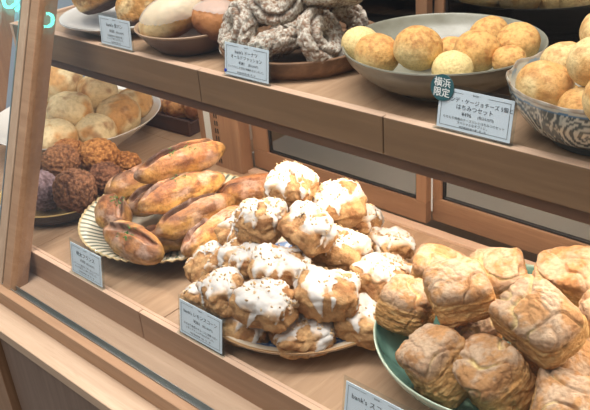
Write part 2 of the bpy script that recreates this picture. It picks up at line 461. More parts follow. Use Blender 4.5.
# ------------------------------------------------------------------ lettering
def text_mesh(lines):
    """lines: (string, x, z, size, align[, bold]) -> verts, faces in the local x-z plane facing -y"""
    V = []; F = []
    for ln in lines:
        s, x, z, size = ln[:4]; al = ln[4] if len(ln) > 4 else 'CENTER'
        cu = bpy.data.curves.new('tmp', 'FONT'); cu.body = s; cu.size = size; cu.align_x = al; cu.align_y = 'CENTER'
        cu.resolution_u = 2
        if len(ln) > 5: cu.offset = ln[5]
        ob = bpy.data.objects.new('tmp', cu); COL.objects.link(ob)
        dg = bpy.context.evaluated_depsgraph_get(); dg.update()
        me = bpy.data.meshes.new_from_object(ob.evaluated_get(dg))
        b = len(V)
        for v in me.vertices: V.append((v.co.x + x, 0.0, v.co.y + z))
        for p in me.polygons: F.append(tuple(b + i for i in p.vertices))
        bpy.data.objects.remove(ob); bpy.data.curves.remove(cu); bpy.data.meshes.remove(me)
    return V, F
def price_card(label, base, yaw, w, h, lean, lines, dot=False, badge=False, pad=0.004):
    t = thing('price_card', label, 'price card', base, (-lean, 0, yaw), 'price cards along the display case')
    # clear holder: sheet behind and thin lip in front, foot in the rail groove
    hb = MB(); hb.box((-w / 2 - pad, 0.0011, -0.001), (w / 2 + pad, 0.0024, h + 0.002 + pad)); hb.box((-w / 2 - pad, -0.0026, -0.001), (w / 2 + pad, 0.0011, 0.001))
    hb.build('clear_holder', M['acrylic'], t, 0.0004)
    MB().box((-w / 2, 0.0002, 0.0014), (w / 2, 0.0010, h + 0.0014)).build('card', M['card'], t, 0)
    fr_ = MB(); m_ = 0.0032; th = 0.0004; zb, zt = 0.0014 + m_, h + 0.0014 - m_
    V, F = text_mesh([(s, x * w, 0.0014 + z * h, size * h) + tuple(r) for s, x, z, size, *r in lines])
    b = len(V)
    for (x0, x1, z0, z1) in ((-w / 2 + m_, -w * .17, zt - th, zt), (w * .17, w / 2 - m_, zt - th, zt), (-w / 2 + m_, w / 2 - m_, zb, zb + th), (-w / 2 + m_, -w / 2 + m_ + th, zb, zt), (w / 2 - m_ - th, w / 2 - m_, zb, zt)):
        b = len(V); V += [(x0, 0, z0), (x1, 0, z0), (x1, 0, z1), (x0, 0, z1)]; F.append((b, b + 1, b + 2, b + 3))
    mesh_obj('lettering', [(x, -0.0001, z) for x, y, z in V], F, M['ink'], t, smooth=False)
    if dot:
        mesh_obj('blue_dot', *disc(0.0021, -0.0003), M['blue_dot'], t, loc=(-w / 2 + 0.001, 0, 0.006), smooth=False)
    if badge:
        r = 0.0135
        bd = mesh_obj('badge', *disc(r, -0.0012, 0.001), M['badge'], t, loc=(-w / 2 + 0.0030, 0, h + 0.0014 - 0.001), smooth=False)
        bd['label'] = 'round dark teal badge with white characters'
        V, F = text_mesh([('横浜', 0, 0.0047, 0.0098, 'CENTER', 0.00012), ('限定', 0, -0.0053, 0.0098, 'CENTER', 0.00012)])
        mesh_obj('badge_lettering', [(x, -0.0014, z) for x, y, z in V], F, M['white_ink'], bd, smooth=False)
    return t
def disc(r, y, th=0.0003, n=40):
    v = [(r * math.cos(2 * PI * i / n), y, r * math.sin(2 * PI * i / n)) for i in range(n)]
    v += [(x, y + th, z) for x, _, z in v]
    f = [tuple(range(n)), tuple(n + i for i in reversed(range(n)))]
    f += [((i + 1) % n, i, n + i, n + (i + 1) % n) for i in range(n)]
    return v, f

# ================================================================== THE CASE
GK = 0.385                                # slope of the front glass: y per metre of height
def gy(z): return 0.432 + GK * (z + 0.03)
XL, XR = -1.56, 0.22
case = thing('display_case', 'oak bakery display case with sloping glass front, two tiers and sliding doors behind', 'display case', (-0.6, 0.6, -0.8))
CB = Vector((0.6, -0.6, 0.8))
class CM(MB):
    def build(self, name, mat, parent=None, bevel=0.0012, **kw):
        self.v = [(x + CB.x, y + CB.y, z + CB.z) for x, y, z in self.v]
        return MB.build(self, name, mat, case if parent is None else parent, bevel, **kw)
# cabinet below
CM().box((XL, 0.377, -0.072), (XR, 0.428, -0.055)).build('outer_sill', M['sill'])
CM().box((-1.035, 0.396, -0.80), (XR, 0.42, -0.072)).build('base_panel', M['panel'])
CM().box((XL, 0.384, -0.80), (-1.040, 0.42, -0.072)).build('base_stile', M['stile'])
CM().box((XL, 0.42, -0.80), (XR, 0.885, -0.044)).build('cabinet_body', M['panel'], bevel=0)
CM().box((XL, 0.414, -0.055), (XR, 0.428, -0.0305)).build('glass_frame_rail', M['rail'])
CM().box((XL, 0.4275, -0.05), (XR, 0.4285, -0.0285)).box((XL, 0.4365, -0.05), (XR, 0.4375, -0.0285)).box((XL, 0.4275, -0.05), (XR, 0.4375, -0.036)).build('glass_channel', M['steel'], bevel=0)
CM().box((XL, 0.4376, -0.05), (XR, 0.479, -0.0345)).build('inner_sill', M['sill'])
# lower tier
for x0, x1 in ((XL, -1.052), (-1.046, -0.7667), (-0.7653, -0.32), (-0.3186, XR)):
    CM().box((x0, 0.4765, -0.044), (x1, 0.4835, 0.0095)).build('front_rail', M['rail'])
    CM().box((x0, 0.4765, 0.0095), (x1, 0.4835, 0.0101)).build('rail_edging', M['trim'], bevel=0)
CM().box((XL, 0.4862, -0.03), (XR, 0.4915, 0.0075)).build('deck_lip', M['trim'])
for x0, x1 in ((XL, -1.048), (-1.047, -0.7415), (-0.7405, -0.36), (-0.359, XR)):
    CM().box((x0, 0.4920, -0.03), (x1, 0.885, 0.0)).build('deck_board', M['deck'], bevel=0.0006)
CM().box((XL, 0.8855, -0.03), (-1.052, 1.15, 0.0)).build('rear_deck', M['deck'], bevel=0.0006)
CM().box((-0.955, 0.868, 0.0), (XR, 0.8845, 0.0045)).build('door_track', M['trim'], bevel=0.0006)
# upper tier
SHL = -1.25
CM().box((SHL, 0.6655, 0.262), (XR, 0.884, 0.28)).build('shelf_board', M['deck'])
CM().box((SHL, 0.659, 0.262), (XR, 0.6645, 0.2835)).build('shelf_lip', M['trim'])
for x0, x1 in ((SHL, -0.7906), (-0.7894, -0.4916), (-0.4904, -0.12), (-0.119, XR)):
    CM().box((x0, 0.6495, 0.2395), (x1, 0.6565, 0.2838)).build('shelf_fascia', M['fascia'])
    CM().box((x0, 0.6495, 0.2838), (x1, 0.6565, 0.2845)).build('fascia_edging', M['trim'], bevel=0)
CM().box((SHL, 0.6575, 0.2225), (XR, 0.675, 0.2615)).build('shelf_apron', M['apron'])
CM().box((SHL - 0.008, 0.6495, 0.2225), (SHL - 0.0005, 0.884, 0.2845)).build('shelf_end', M['trim'])
CM().box((-1.0, 0.70, 0.254), (XR, 0.72, 0.2615)).build('shelf_light', mat_emit('led_strip', (255, 236, 214), 2.0), bevel=0)
# rear uprights and slotted standard
CM().box((-1.064, 0.862, 0.0), (-1.048, 0.884, 0.95)).build('rear_upright', M['stile'])
CM().box((-1.0475, 0.8605, 0.0), (-1.0285, 0.884, 0.95)).build('white_strip', M['white_strip'], bevel=0.0005)
CM().box((-1.028, 0.858, 0.0), (-0.956, 0.884, 0.95)).build('rear_upright', M['stile'])
sl = CM()
for k in range(28):
    z = 0.008 + k * 0.0145
    sl.box((-1.0165, 0.8574, z), (-1.0140, 0.8586, z + 0.009)).box((-1.0110, 0.8574, z), (-1.0085, 0.8586, z + 0.009))
sl.build('shelf_standard', M['slot'], bevel=0)
# sliding doors at the back
def door(x0, x1, y, zr=0.040, top=0.85, sw=0.036, sr=0.018):
    d = bpy.data.objects.new('sliding_door', None); link(d, case)
    CM().box((x0, y, 0.0045), (x1, y + 0.014, zr)).build('bottom_rail', M['door'], d)
    CM().box((x0, y, top - 0.04), (x1, y + 0.014, top)).build('top_rail', M['door'], d)
    CM().box((x0, y, zr), (x0 + sw, y + 0.014, top - 0.04)).build('stile', M['stile'], d)
    CM().box((x1 - sr, y, zr), (x1, y + 0.014, top - 0.04)).build('stile', M['stile'], d)
    a, b = x0 + sw, x1 - sr
    CM().box((a, y + 0.004, zr), (b, y + 0.010, zr + 0.003)).box((a, y + 0.004, zr), (a + 0.003, y + 0.010, top - 0.04)).box((b - 0.003, y + 0.004, zr), (b, y + 0.010, top - 0.04)).build('gasket', M['black'], d, 0)
    CM().box((a + 0.003, y + 0.006, zr + 0.003), (b - 0.003, y + 0.008, top - 0.04)).build('pane', M['pane'], d, 0)
door(-0.955, -0.594, 0.887)
door(-0.5935, -0.24, 0.903, sw=0.015, zr=0.043)
door(-0.2395, 0.22, 0.887, sw=0.015)
# sloping front: mullion and panes
n_ = Vector((0, -1, GK)).normalized()
def slab(x0, x1, a0, a1, z0=-0.052, z1=1.0):
    """a bar following the glass, from depth a0 (outside, negative) to a1 (inside)"""
    return CM().prism_x([(gy(z0) + a0, z0), (gy(z0) + a1, z0), (gy(z1) + a1, z1), (gy(z1) + a0, z1)], x0, x1)
fp = bpy.data.objects.new('front_post', None); link(fp, case)
slab(-1.0655, -1.046, -0.006, 0.026).build('post_stave', M['post'], fp)
slab(-1.0455, -1.042, -0.002, 0.020).build('post_groove', M['black'], fp, 0)
slab(-1.0415, -1.021, -0.006, 0.026).build('post_stave', M['rail'], fp)
slab(-1.0685, -1.066, -0.006, 0.012).build('post_edge', M['steel'], fp, 0)
slab(-1.018, XR, 0.000, 0.004, -0.034, 1.0).build('front_glass', M['glass'], bevel=0)
slab(XL, -1.069, 0.000, 0.004, -0.034, 1.0).build('front_glass', M['glass'], bevel=0)
# end frame on the far left
ef = bpy.data.objects.new('end_frame', None); link(ef, case)
CM().box((-1.50, 0.52, 0.0), (-1.47, 0.884, 0.03)).build('end_rail', M['stile'], ef)
CM().prism_x([(0.664, 0.03), (0.694, 0.03), (0.954, 0.705), (0.924, 0.705)], -1.50, -1.47).build('end_stave', M['stile'], ef)

# ================================================================== LOWER TIER
# --- plate of iced lemon scones
LP = (-0.608, 0.628, 0.0006)
blue, cream, rimb, wht = lin3((58, 104, 158)), lin3((228, 216, 192)), lin3((168, 132, 92)), lin3((206, 218, 226))
def lemon_plate_col(a, k, r, z):
    if r > 0.1363: return rimb
    if r > 0.1251: return lerp(cream, rimb, ss(0.0, 0.6, nz(Vector((math.cos(a) * 3, math.sin(a) * 3, r * 60)))) * 0.4)
    p = Vector((r * math.cos(a), r * math.sin(a), 0))
    return lerp(blue, wht, ss(0.15, 0.5, nz(p * 120)) * 0.7)
pp = smooth_prof([(0.0000, 0.004), (0.0485, 0.004), (0.0534, 0.0), (0.0601, 0.0), (0.0660, 0.006), (0.1018, 0.012), (0.1339, 0.025), (0.1392, 0.0295), (0.1382, 0.0312), (0.1261, 0.0275), (0.1018, 0.0165), (0.0679, 0.0115), (0.0291, 0.0105), (0.0000, 0.0105)], 5)
o = lathe('serving_plate', pp, M['attr_glaze'], segs=128, colf=lambda a, k, r, z: lemon_plate_col(a, k, r, z) if k > len(pp) * 0.5 else cream * 0.8, loc=LP)
tag(o, 'round plate with blue centre and cream rim under the iced scones', 'plate')

GL = 'iced scones piled on the blue plate'
LEM = [  # label, position, yaw, tilt x, tilt y, size
 ('iced scone at the very top of its pile, white icing dripping down the front', (-.652, .667, .138), 20, 12, 6, 1.04),
 ('iced scone just right of the topmost one, its cut tan face turned to the front', (-.612, .703, .117), 50, 26, 10, 1.0),
 ('iced scone on the right shoulder of the pile with a bare golden right side', (-.609, .749, .070), 110, 10, 30, 1.0),
 ('iced scone below the topmost one, wide bare tan front under a thin white cap', (-.591, .620, .119), -20, 24, 0, 1.05),
 ('iced scone left below the topmost one with long white drips', (-.658, .615, .110), 10, 10, -14, 1.02),
 ('iced scone leaning on the slit loaf at the pile\'s left end', (-.712, .612, .080), 70, 6, -20, .86),
 ('iced scone in the middle of the left slope, thickly nutted', (-.664, .575, .079), -10, 8, -6, 1.02),
 ('iced scone at the centre of the pile\'s front with a solid white cap', (-.585, .571, .094), 40, 8, 4, 1.04),
 ('iced scone in the pile right of centre, nuts over its left half', (-.562, .653, .085), 15, 12, 10, 1.05),
 ('iced scone at the far right edge of the blue plate, nearest the rear doors', (-.562, .746, .046), 60, 6, 14, 0.95),
 ('iced scone on the right side of the pile above the plate\'s right rim', (-.512, .654, .062), 100, 6, 14, 1.03),
 ('iced scone in the front row right of centre with crossing drips over its right corner', (-.531, .581, .074), 35, 8, 6, 1.08),
 ('iced scone in front of the pile\'s centre, second above the plate\'s front rim', (-.572, .530, .076), 5, 6, 0, 1.04),
 ('iced scone above and right of its price card with a brown lower half', (-.641, .527, .062), -30, 10, -12, 1.03),
 ('iced scone on the left slope beside the lowest slit loaf', (-.712, .566, .052), 65, 8, -20, .84),
 ('iced scone right behind the price card, mostly white icing', (-.690, .532, .038), 20, 4, -10, .88),
 ('brown scone at the bottom right of its price card with little icing', (-.604, .518, .036), 15, 34, 0, .95),
 ('iced scone lowest in the pile, resting on the plate\'s front rim', (-.543, .540, .038), 55, 4, 0, 1.05),
 ('iced scone at the front right rim next to the green bowl', (-.497, .600, .041), 30, 2, 12, 1.03),
 ('small iced scone tucked on the right rim behind the green bowl', (-.522, .707, .038), 80, 4, 16, 0.9)]
for k, (lb, p, yw, tx, ty, s) in enumerate(LEM):
    t = thing('iced_scone', lb, 'scone', p, (math.radians(tx), math.radians(ty), math.radians(yw)), GL)
    rnd = random.Random(k + 3)
    U = Vector((rnd.uniform(-.45, .45), rnd.uniform(.05, .65), 1.0)).normalized()
    lemon_scone(t, (0.0335 * s * rnd.uniform(.94, 1.06), 0.0285 * s * rnd.uniform(.92, 1.04), 0.0215 * s * (0.84 if p[2] < 0.05 else 1.0)), k + 1, t.rotation_euler.to_matrix().transposed() @ U)

# --- celadon bowl of floury square scones
GBL = (-0.336, 0.652, 0.0006)
gp = smooth_prof([(0.0, 0.006), (0.052, 0.006), (0.054, 0.0), (0.064, 0.0), (0.068, 0.008), (0.105, 0.022), (0.132, 0.048), (0.1405, 0.0635), (0.1385, 0.0655), (0.128, 0.0500), (0.102, 0.0285), (0.06, 0.014), (0.0, 0.0125)], 5)
cel, celd, celr = lin3((118, 156, 142)), lin3((84, 120, 108)), lin3((190, 206, 186))
def cel_col(a, k, r, z):
    p = Vector((r * math.cos(a), r * math.sin(a), z))
    c = lerp(cel, celd, ss(-0.2, 0.5, fr(p * 18))); ln = 1 - abs(nz(p * 26 + Vector((4, 4, 4)))) * 14
    if k > len(gp) * 0.6: c = lerp(c, celd * 0.45, ss(0.3, 0.9, ln) * 0.7)
    return lerp(c, celr, ss(0.1375, 0.140, r))
tag(lathe('celadon_bowl', gp, M['attr_glaze'], segs=160, colf=cel_col, loc=GBL), 'pale green glazed bowl holding the square scones', 'bowl')
GG = 'square scones heaped in the green bowl'
SQ = [
 ('square scone at the green bowl\'s left end, yellow crack across its top', (-.435, .610, .080), (-8, 10, 12), (.031, .029, .024)),
 ('flat-lying square scone high in the heap, floury top, layered corner facing front', (-.368, .610, .124), (12, 2, -42), (.029, .028, .021)),
 ('square scone at the back of the heap, cut edges bright yellow', (-.380, .730, .076), (18, -8, 30), (.032, .028, .027)),
 ('long square scone at the back right of the heap below the rear door glass', (-.306, .758, .080), (20, 0, 18), (.044, .029, .026)),
 ('largest square scone on top of the heap at the right', (-.276, .614, .122), (20, 6, -14), (.038, .030, .023)),
 ('square scone under the high flat one, its layered front standing upright', (-.362, .628, .064), (4, 0, -26), (.028, .026, .028)),
 ('square scone at the front left against the inner wall of the green bowl', (-.350, .558, .066), (24, -20, -20), (.027, .028, .034)),
 ('square scone in the front middle, standing with a broad yellow crack', (-.301, .574, .064), (34, -10, -22), (.031, .028, .034)),
 ('square scone wedged beneath the largest one, smooth brown underside showing', (-.266, .645, .066), (14, 20, 10), (.037, .029, .023)),
 ('square scone at the bottom edge of the photo, right of the front middle one', (-.232, .588, .056), (16, 8, 20), (.036, .031, .027)),
 ('square scone cut off by the photo\'s right border beside the largest one', (-.240, .705, .085), (20, 10, -30), (.032, .029, .028)),
 ('square scone half hidden at the back left, next to the iced scones', (-.449, .697, .072), (6, 6, 20), (.030, .026, .023))]
for k, (lb, p, r, d) in enumerate(SQ):
    t = thing('square_scone', lb, 'scone', p, tuple(math.radians(a) for a in r), GG); square_scone(t, tuple(x * (0.98 if k == 0 else 1.06) for x in d), k + 31)

# --- ribbed plate of slit french loaves
FP = (-0.902, 0.656, 0.0006)
NR = 66
fpp = smooth_prof([(0.0, 0.005), (0.055, 0.005), (0.058, 0.0), (0.066, 0.0), (0.07, 0.007), (0.108, 0.014), (0.139, 0.0295), (0.1440, 0.0335), (0.1425, 0.0350), (0.130, 0.0310), (0.105, 0.0185), (0.07, 0.0130), (0.0, 0.0115)], 6)
def fr_rad(a, k, r, z):
    w = ss(0.085, 0.12, r) * 0.0011 * math.cos(NR * a); return r, z + w
ivory, sage, edge = lin3((228, 220, 198)), lin3((112, 122, 106)), lin3((196, 174, 130))
def fr_col(a, k, r, z):
    if k < len(fpp) * 0.55: return lin3((92, 84, 70))
    c = lerp(ivory, sage, ss(0.0, 0.7, math.cos(NR * a)) * ss(0.07, 0.1, r))
    return lerp(c, edge, ss(0.1395, 0.1425, r))
tag(lathe('ribbed_plate', fpp, M['attr_glaze'], segs=NR * 8, colf=fr_col, rad=fr_rad, loc=FP), 'round ribbed plate striped cream and grey-green under the slit loaves', 'plate')
GF = 'slit french loaves on the ribbed plate'
BAG = [
 ('long slit loaf lying on top of the others, parsley in its cut', (-.886, .673, .112), 72, (8, -2), .150, .047, .044, 1),
 ('second long slit loaf, just under the topmost one, golden and floury', (-.853, .650, .084), 80, (-14, 0), .146, .046, .044, 1),
 ('short slit loaf at the plate\'s left rim, its burnt slit facing front', (-.938, .582, .056), 150, (26, 4), .098, .052, .046, -1),
 ('slit loaf lying along the plate\'s front rim above its price card', (-.858, .549, .046), -2, (22, 0), .128, .050, .044, 1),
 ('dark slit loaf third from the top, behind the pale round-ended one', (-.823, .634, .058), 82, (-10, 0), .136, .047, .044, 1),
 ('pale round-ended loaf at the plate\'s right, pointing at the iced scones', (-.785, .640, .042), 96, (-20, 0), .142, .044, .042, 1),
 ('slit loaf at the back right of the plate with a burnt orange crust', (-.806, .742, .058), 52, (10, 0), .126, .050, .046, -1),
 ('slit loaf at the back left with a raised flap of dark crust', (-.979, .650, .064), 88, (-16, 0), .118, .050, .046, -1),
 ('small dark loaf peeping out beneath the topmost one', (-.930, .646, .056), 84, (0, 0), .120, .046, .042, 1),
 ('brown loaf lying lowest on the plate between the front and the pale one', (-.842, .598, .036), 62, (0, 0), .120, .046, .042, 1)]
for k, (lb, p, yw, (rx, ry), L, w, h, e) in enumerate(BAG):
    t = thing('slit_loaf', lb, 'bread', p, (math.radians(rx), math.radians(ry), math.radians(yw)), GF)
    baguette(t, L, w, h, k + 1, e, True, 0.6, k in (0, 2, 3, 1), (1.05, 1.3, .9, 1.05, .85, 1.45, 1.05, .85, .65, .85)[k])

# --- brown dish of crumble buns
cp = smooth_prof([(0.0, 0.0026), (0.07, 0.0026), (0.074, 0.0000), (0.086, 0.0007), (0.096, 0.0092), (0.1025, 0.0238), (0.1045, 0.0267), (0.1025, 0.0276), (0.0985, 0.0238), (0.092, 0.0119), (0.08, 0.0083), (0.0, 0.0076)], 5)
od, idk, gold = lin3((58, 44, 36)), lin3((156, 130, 92)), lin3((206, 176, 110))
tag(lathe('oval_dish', cp, M['attr_glaze'], segs=96, oval=1.05, colf=lambda a, k, r, z: gold if z > 0.0260 else (od if k < len(cp) * 0.5 else idk), loc=(-1.142, 0.616, 0.0006)), 'dark brown oval dish with a gold rim under the crumble buns', 'dish')
GC = 'crumble-topped buns in the brown dish'
CRU = [
 ('crumble bun with a grey-violet glass reflection put into its colour, leaning beside the front post', (-1.128, .576, .046), (.030, .028, .034), (160, 138, 144), (112, 90, 92), 10),  # grey-violet is the bluish glass reflection, painted into the bun's colour
 ('largest dark brown crumble bun at the front of the brown dish', (-1.066, .596, .046), (.034, .031, .035), (164, 118, 88), (98, 66, 50), 30),
 ('light golden crumble bun at the back below the white bowl', (-1.113, .675, .062), (.034, .030, .026), (206, 148, 88), (140, 88, 48), 70),
 ('middle crumble bun of the dish, mid brown and round', (-1.139, .626, .068), (.033, .030, .028), (174, 124, 86), (110, 74, 52), 0),
 ('dark crumble bun on the right, touching the ribbed plate', (-1.070, .648, .042), (.030, .028, .026), (150, 104, 78), (90, 60, 46), 50),
 ('small golden crumble bun at the dish\'s back right end', (-1.096, .708, .042), (.026, .023, .022), (196, 138, 84), (136, 86, 50), 20),
 ('orange-brown crumble bun at the back left near the post', (-1.195, .665, .052), (.030, .027, .025), (208, 148, 92), (156, 98, 56), 40),
 ('dark crumble bun seen left of the front post', (-1.213, .602, .046), (.028, .027, .028), (146, 106, 82), (90, 62, 48), 15)]
for k, (lb, p, d, a, b, yw) in enumerate(CRU):
    t = simple_bread('crumble_bun', d, k + 20, M['crumble'], crumble_col_f(a, b), 2.2, (0.004, 0.001), 5, disp=crumble_disp, loc=p, rot=(0.1, 0.05, math.radians(yw)))
    tag(t, lb, 'bun', GC)

# --- white bowl of pale rolls
wp = smooth_prof([(0.0, 0.006), (0.06, 0.006), (0.062, 0.0), (0.072, 0.0), (0.078, 0.006), (0.103, 0.022), (0.130, 0.041), (0.1605, 0.0640), (0.1585, 0.0660), (0.128, 0.0455), (0.100, 0.027), (0.075, 0.013), (0.0, 0.0115)], 5)
tag(lathe('white_bowl', wp, M['porcelain'], segs=96, loc=(-1.317, 0.770, 0.0006)), 'wide white porcelain bowl of pale rolls on the left of the lower deck', 'bowl')
GW = 'pale rolls in the white bowl'
ROL = [
 ('pale roll on top of its pile, right against the front post', (-1.359, .779, .112), (.046, .042, .036), 20, 12),
 ('roll with brown-blotched crown right of the topmost pale roll', (-1.293, .807, .094), (.041, .038, .038), 60, 10),
 ('roll in the middle of the white bowl\'s pile with a crease along its side', (-1.278, .742, .086), (.044, .038, .034), 30, 20),
 ('orange-tinged roll at the back of the white bowl under the shelf', (-1.297, .860, .060), (.036, .034, .030), 0, 0),
 ('large creased roll at the right rim of the white bowl', (-1.240, .812, .066), (.044, .038, .038), 75, 14),
 ('roll at the back right rim, half behind the creased one', (-1.262, .866, .066), (.034, .034, .032), 40, 5),
 ('roll low at the front of the white bowl above the golden crumble bun', (-1.226, .746, .062), (.042, .036, .030), 15, 12),
 ('roll at the front left of the white bowl beside the post', (-1.248, .682, .063), (.046, .040, .032), -10, 8),
 ('roll half hidden by the front post at the pile\'s left', (-1.395, .750, .064), (.040, .036, .034), 50, 0)]
for k, (lb, p, d, yw, rx) in enumerate(ROL):
    t = simple_bread('pale_roll', tuple(x * .93 for x in d), k + 40, M['roll'], roll_col, 2.7, (0.005, 0.0008), 5, disp=roll_disp, loc=p, rot=(math.radians(rx), 0.1 * math.sin(k), math.radians(yw)))
    tag(t, lb, 'bread', GW)

# --- dark wooden tray of pastries at the back
tr = thing('wooden_tray', 'dark wooden tray of small pastries at the back under the shelf', 'tray', (-1.255, 0.985, 0.0006), (0, 0, math.radians(4)))
MB().box((-0.085, -0.075, 0.0), (0.085, 0.075, 0.006)).build('tray_base', M['darkwood'], tr)
for (a, b) in (((-0.085, -0.075, 0.006), (0.085, -0.068, 0.032)), ((-0.085, 0.068, 0.006), (0.085, 0.075, 0.032)), ((-0.085, -0.068, 0.006), (-0.078, 0.068, 0.032)), ((0.078, -0.068, 0.006), (0.085, 0.068, 0.026))):
    MB().box(a, b).build('tray_side', M['darkwood'], tr)
PAS = [('sugar-dusted pastry at the left in the dark wooden tray', (-1.292, .958, .033), 70), ('pastry in the middle of the dark wooden tray', (-1.250, .972, .031), 40),
       ('pastry at the right end of the dark wooden tray', (-1.208, .985, .030), 60), ('pastry at the back of the dark wooden tray', (-1.300, 1.016, .032), 20), ('pastry in the back right corner of the dark wooden tray', (-1.240, 1.026, .032), 80)]
for k, (lb, p, yw) in enumerate(PAS):
    tag(simple_bread('small_pastry', (.034, .020, .024), k + 60, M['crust'], pastry_col, 2.3, (0.006, 0.0016), 4, loc=p, rot=(0, 0, math.radians(yw))), lb, 'pastry', 'pastries in the dark wooden tray')

# ================================================================== UPPER TIER
SZ = 0.2806
# --- turned wooden tray of sugared donuts
DT = (-0.715, 0.772, SZ)
dp = smooth_prof([(0.0000, 0.0), (0.0883, 0.0), (0.0979, 0.002), (0.1056, 0.012), (0.1099, 0.024), (0.1085, 0.0265), (0.1042, 0.0250), (0.0989, 0.013), (0.0883, 0.009), (0.0000, 0.0085)], 4)
tag(lathe('turned_tray', dp, M['traywood'], segs=96, loc=DT), 'round turned wooden tray under the sugared donuts', 'tray')
DON = [   # label, position, the way its hole points, ring and tube radius
 ('sugared donut at the left end of the wooden tray, standing on edge', (-0.7600, 0.7000, 0.3240), (-.35, -.75, .35), .0240, .0165),
 ('sugared donut right behind its price card', (-0.7020, 0.7060, 0.3180), (-.45, .1, .85), .0205, .0175),
 ('sugared donut at the front right of the wooden tray, open edge to the right', (-0.6490, 0.7400, 0.3220), (.80, .15, .42), .0225, .0170),
 ('sugared donut at the back left of the heap, leaning on the left one', (-0.7660, 0.7580, 0.3400), (-.60, .10, .80), .0230, .0155),
 ('sugared donut on top of the heap facing front with its hole showing', (-0.7000, 0.7240, 0.3740), (.42, -.80, .42), .0245, .0155),
 ('sugared donut at the back right with a cracked curl, beside the grey-green bowl', (-0.6580, 0.7820, 0.3240), (.75, -.45, .30), .0225, .0150),
 ('sugared donut on top at the right, reaching the upper edge of the photo', (-0.6540, 0.7600, 0.3700), (-.20, .30, .90), .0235, .0160),
 ('sugared donut in the middle under the topmost one', (-0.7100, 0.7580, 0.3160), (0, 0, 1), .0205, .0140)]
for k, (lb, p, axd, R, rr) in enumerate(DON):
    tag(donut_mesh('sugared_donut', R, rr, k + 1, loc=p, rot=tuple(Vector(axd).to_track_quat('Z', 'Y').to_euler())), lb, 'donut', 'sugared donuts in the wooden tray')

# --- grey-green bowl of cheese bread balls
gg = smooth_prof([(0.0, 0.006), (0.044, 0.006), (0.046, 0.0), (0.054, 0.0), (0.057, 0.006), (0.084, 0.0165), (0.107, 0.0370), (0.1145, 0.0510), (0.1155, 0.0530), (0.1135, 0.0535), (0.104, 0.0400), (0.080, 0.0215), (0.040, 0.0125), (0.0, 0.0115)], 6)
gi, go, gd = lin3((134, 134, 120)), lin3((136, 128, 110)), lin3((84, 74, 60))
def gg_col(a, k, r, z):
    if k > len(gg) * 0.56:
        return lerp(gi, gd, ss(0.1, 0.6, nz(Vector((math.cos(a) * 1.5, math.sin(a) * 1.5, r * 160)))) * 0.45)
    return lerp(go, gd, ss(-0.1, 0.5, nz(Vector((math.cos(a) * 2.2, math.sin(a) * 2.2, z * 140)))) * 0.7)
tag(lathe('stoneware_bowl', gg, M['attr_matte'], segs=128, colf=gg_col, loc=(-0.494, 0.771, SZ)), 'wide grey-green stoneware bowl of cheese bread balls in the upper tier', 'bowl')
BAL = [
 ('pale cheese bread ball at the left end of the grey-green bowl', (-.571, 0.713, .329), .0225),
 ('cheese bread ball second from the left, leaning on the pale left one', (-.532, 0.703, .334), .0245),
 ('largest golden cheese bread ball, at the centre front of its bowl', (-.489, 0.707, .338), .0270),
 ('pale flat cheese bread ball between the centre one and the price card', (-.448, 0.710, .328), .0220),
 ('cheese bread ball at the back right of its bowl, browned on top', (-.470, 0.832, .327), .0240),
 ('cheese bread ball at the right end of the grey-green bowl', (-.417, 0.802, .334), .0245),
 ('cheese bread ball with a cracked band, right of the bowl\'s middle', (-.434, 0.751, .335), .0255),
 ('cheese bread ball low in the middle behind the cracked one', (-.486, 0.780, .318), .0215),
 ('small cheese bread ball deep in the bowl behind the largest one', (-.530, 0.782, .316), .0200),
 ('cheese bread ball mostly hidden under the cracked one by the right rim', (-.402, 0.752, .326), .0180)]
for k, (lb, p, r) in enumerate(BAL):
    pale = k in (0, 3)
    def cf(d, q, u, pale=pale):
        c = ball_col(d, q, u); return lerp(c, lin3((242, 222, 160)), 0.75) if pale else c
    tag(simple_bread('cheese_bread', (r, r * .98, r * .9), k + 80, M['ball'], cf, 2.1, (0.0022, 0.0005), 5, loc=p, rot=(0.2, 0.1, k * 1.3)), lb, 'bread', 'cheese bread balls in the grey-green bowl')

# --- patterned porcelain bowl of buns
pbp = smooth_prof([(0.0, 0.0074), (0.040, 0.0074), (0.042, 0.0000), (0.048, 0.0000), (0.050, 0.0074), (0.068, 0.0167), (0.085, 0.0372), (0.0915, 0.0567), (0.0925, 0.0605), (0.0905, 0.0612), (0.082, 0.0400), (0.062, 0.0205), (0.03, 0.0121), (0.0, 0.0116)], 9)
pw, pdk, pbl, pbr = lin3((206, 204, 190)), lin3((74, 84, 84)), lin3((86, 128, 160)), lin3((120, 88, 60))
def pat(a, z):
    n = 7; s = (a / (2 * PI) * n) % 1.0 - 0.5
    x = s * 2 * PI * 0.08 / n; y = z - 0.031; d = math.hypot(x, y); th = math.atan2(y, x)
    if d < 0.0225:
        if d > 0.0205: return pw
        if d > 0.0185: return pdk
        sp = math.sin(d * 900 + 2 * th) + 0.5 * math.sin(7 * th + d * 300)
        return lerp(pdk, pw, ss(-0.2, 0.3, sp))
    g = nz(Vector((math.cos(a) * 6.5, math.sin(a) * 6.5, z * 95))); h = nz(Vector((math.cos(a) * 12 + 7, math.sin(a) * 12, z * 170)))
    return lerp(pdk, pw, max(ss(0.6, 0.85, 1 - abs(g) * 4.5), ss(0.65, 0.9, 1 - abs(h) * 4) * 0.8))
def pb_rad(a, k, r, z):
    w = ss(0.047, 0.060, z) * math.cos(14 * a); return r * (1 + 0.012 * w), z + 0.001 * w * ss(0.047, 0.061, z)
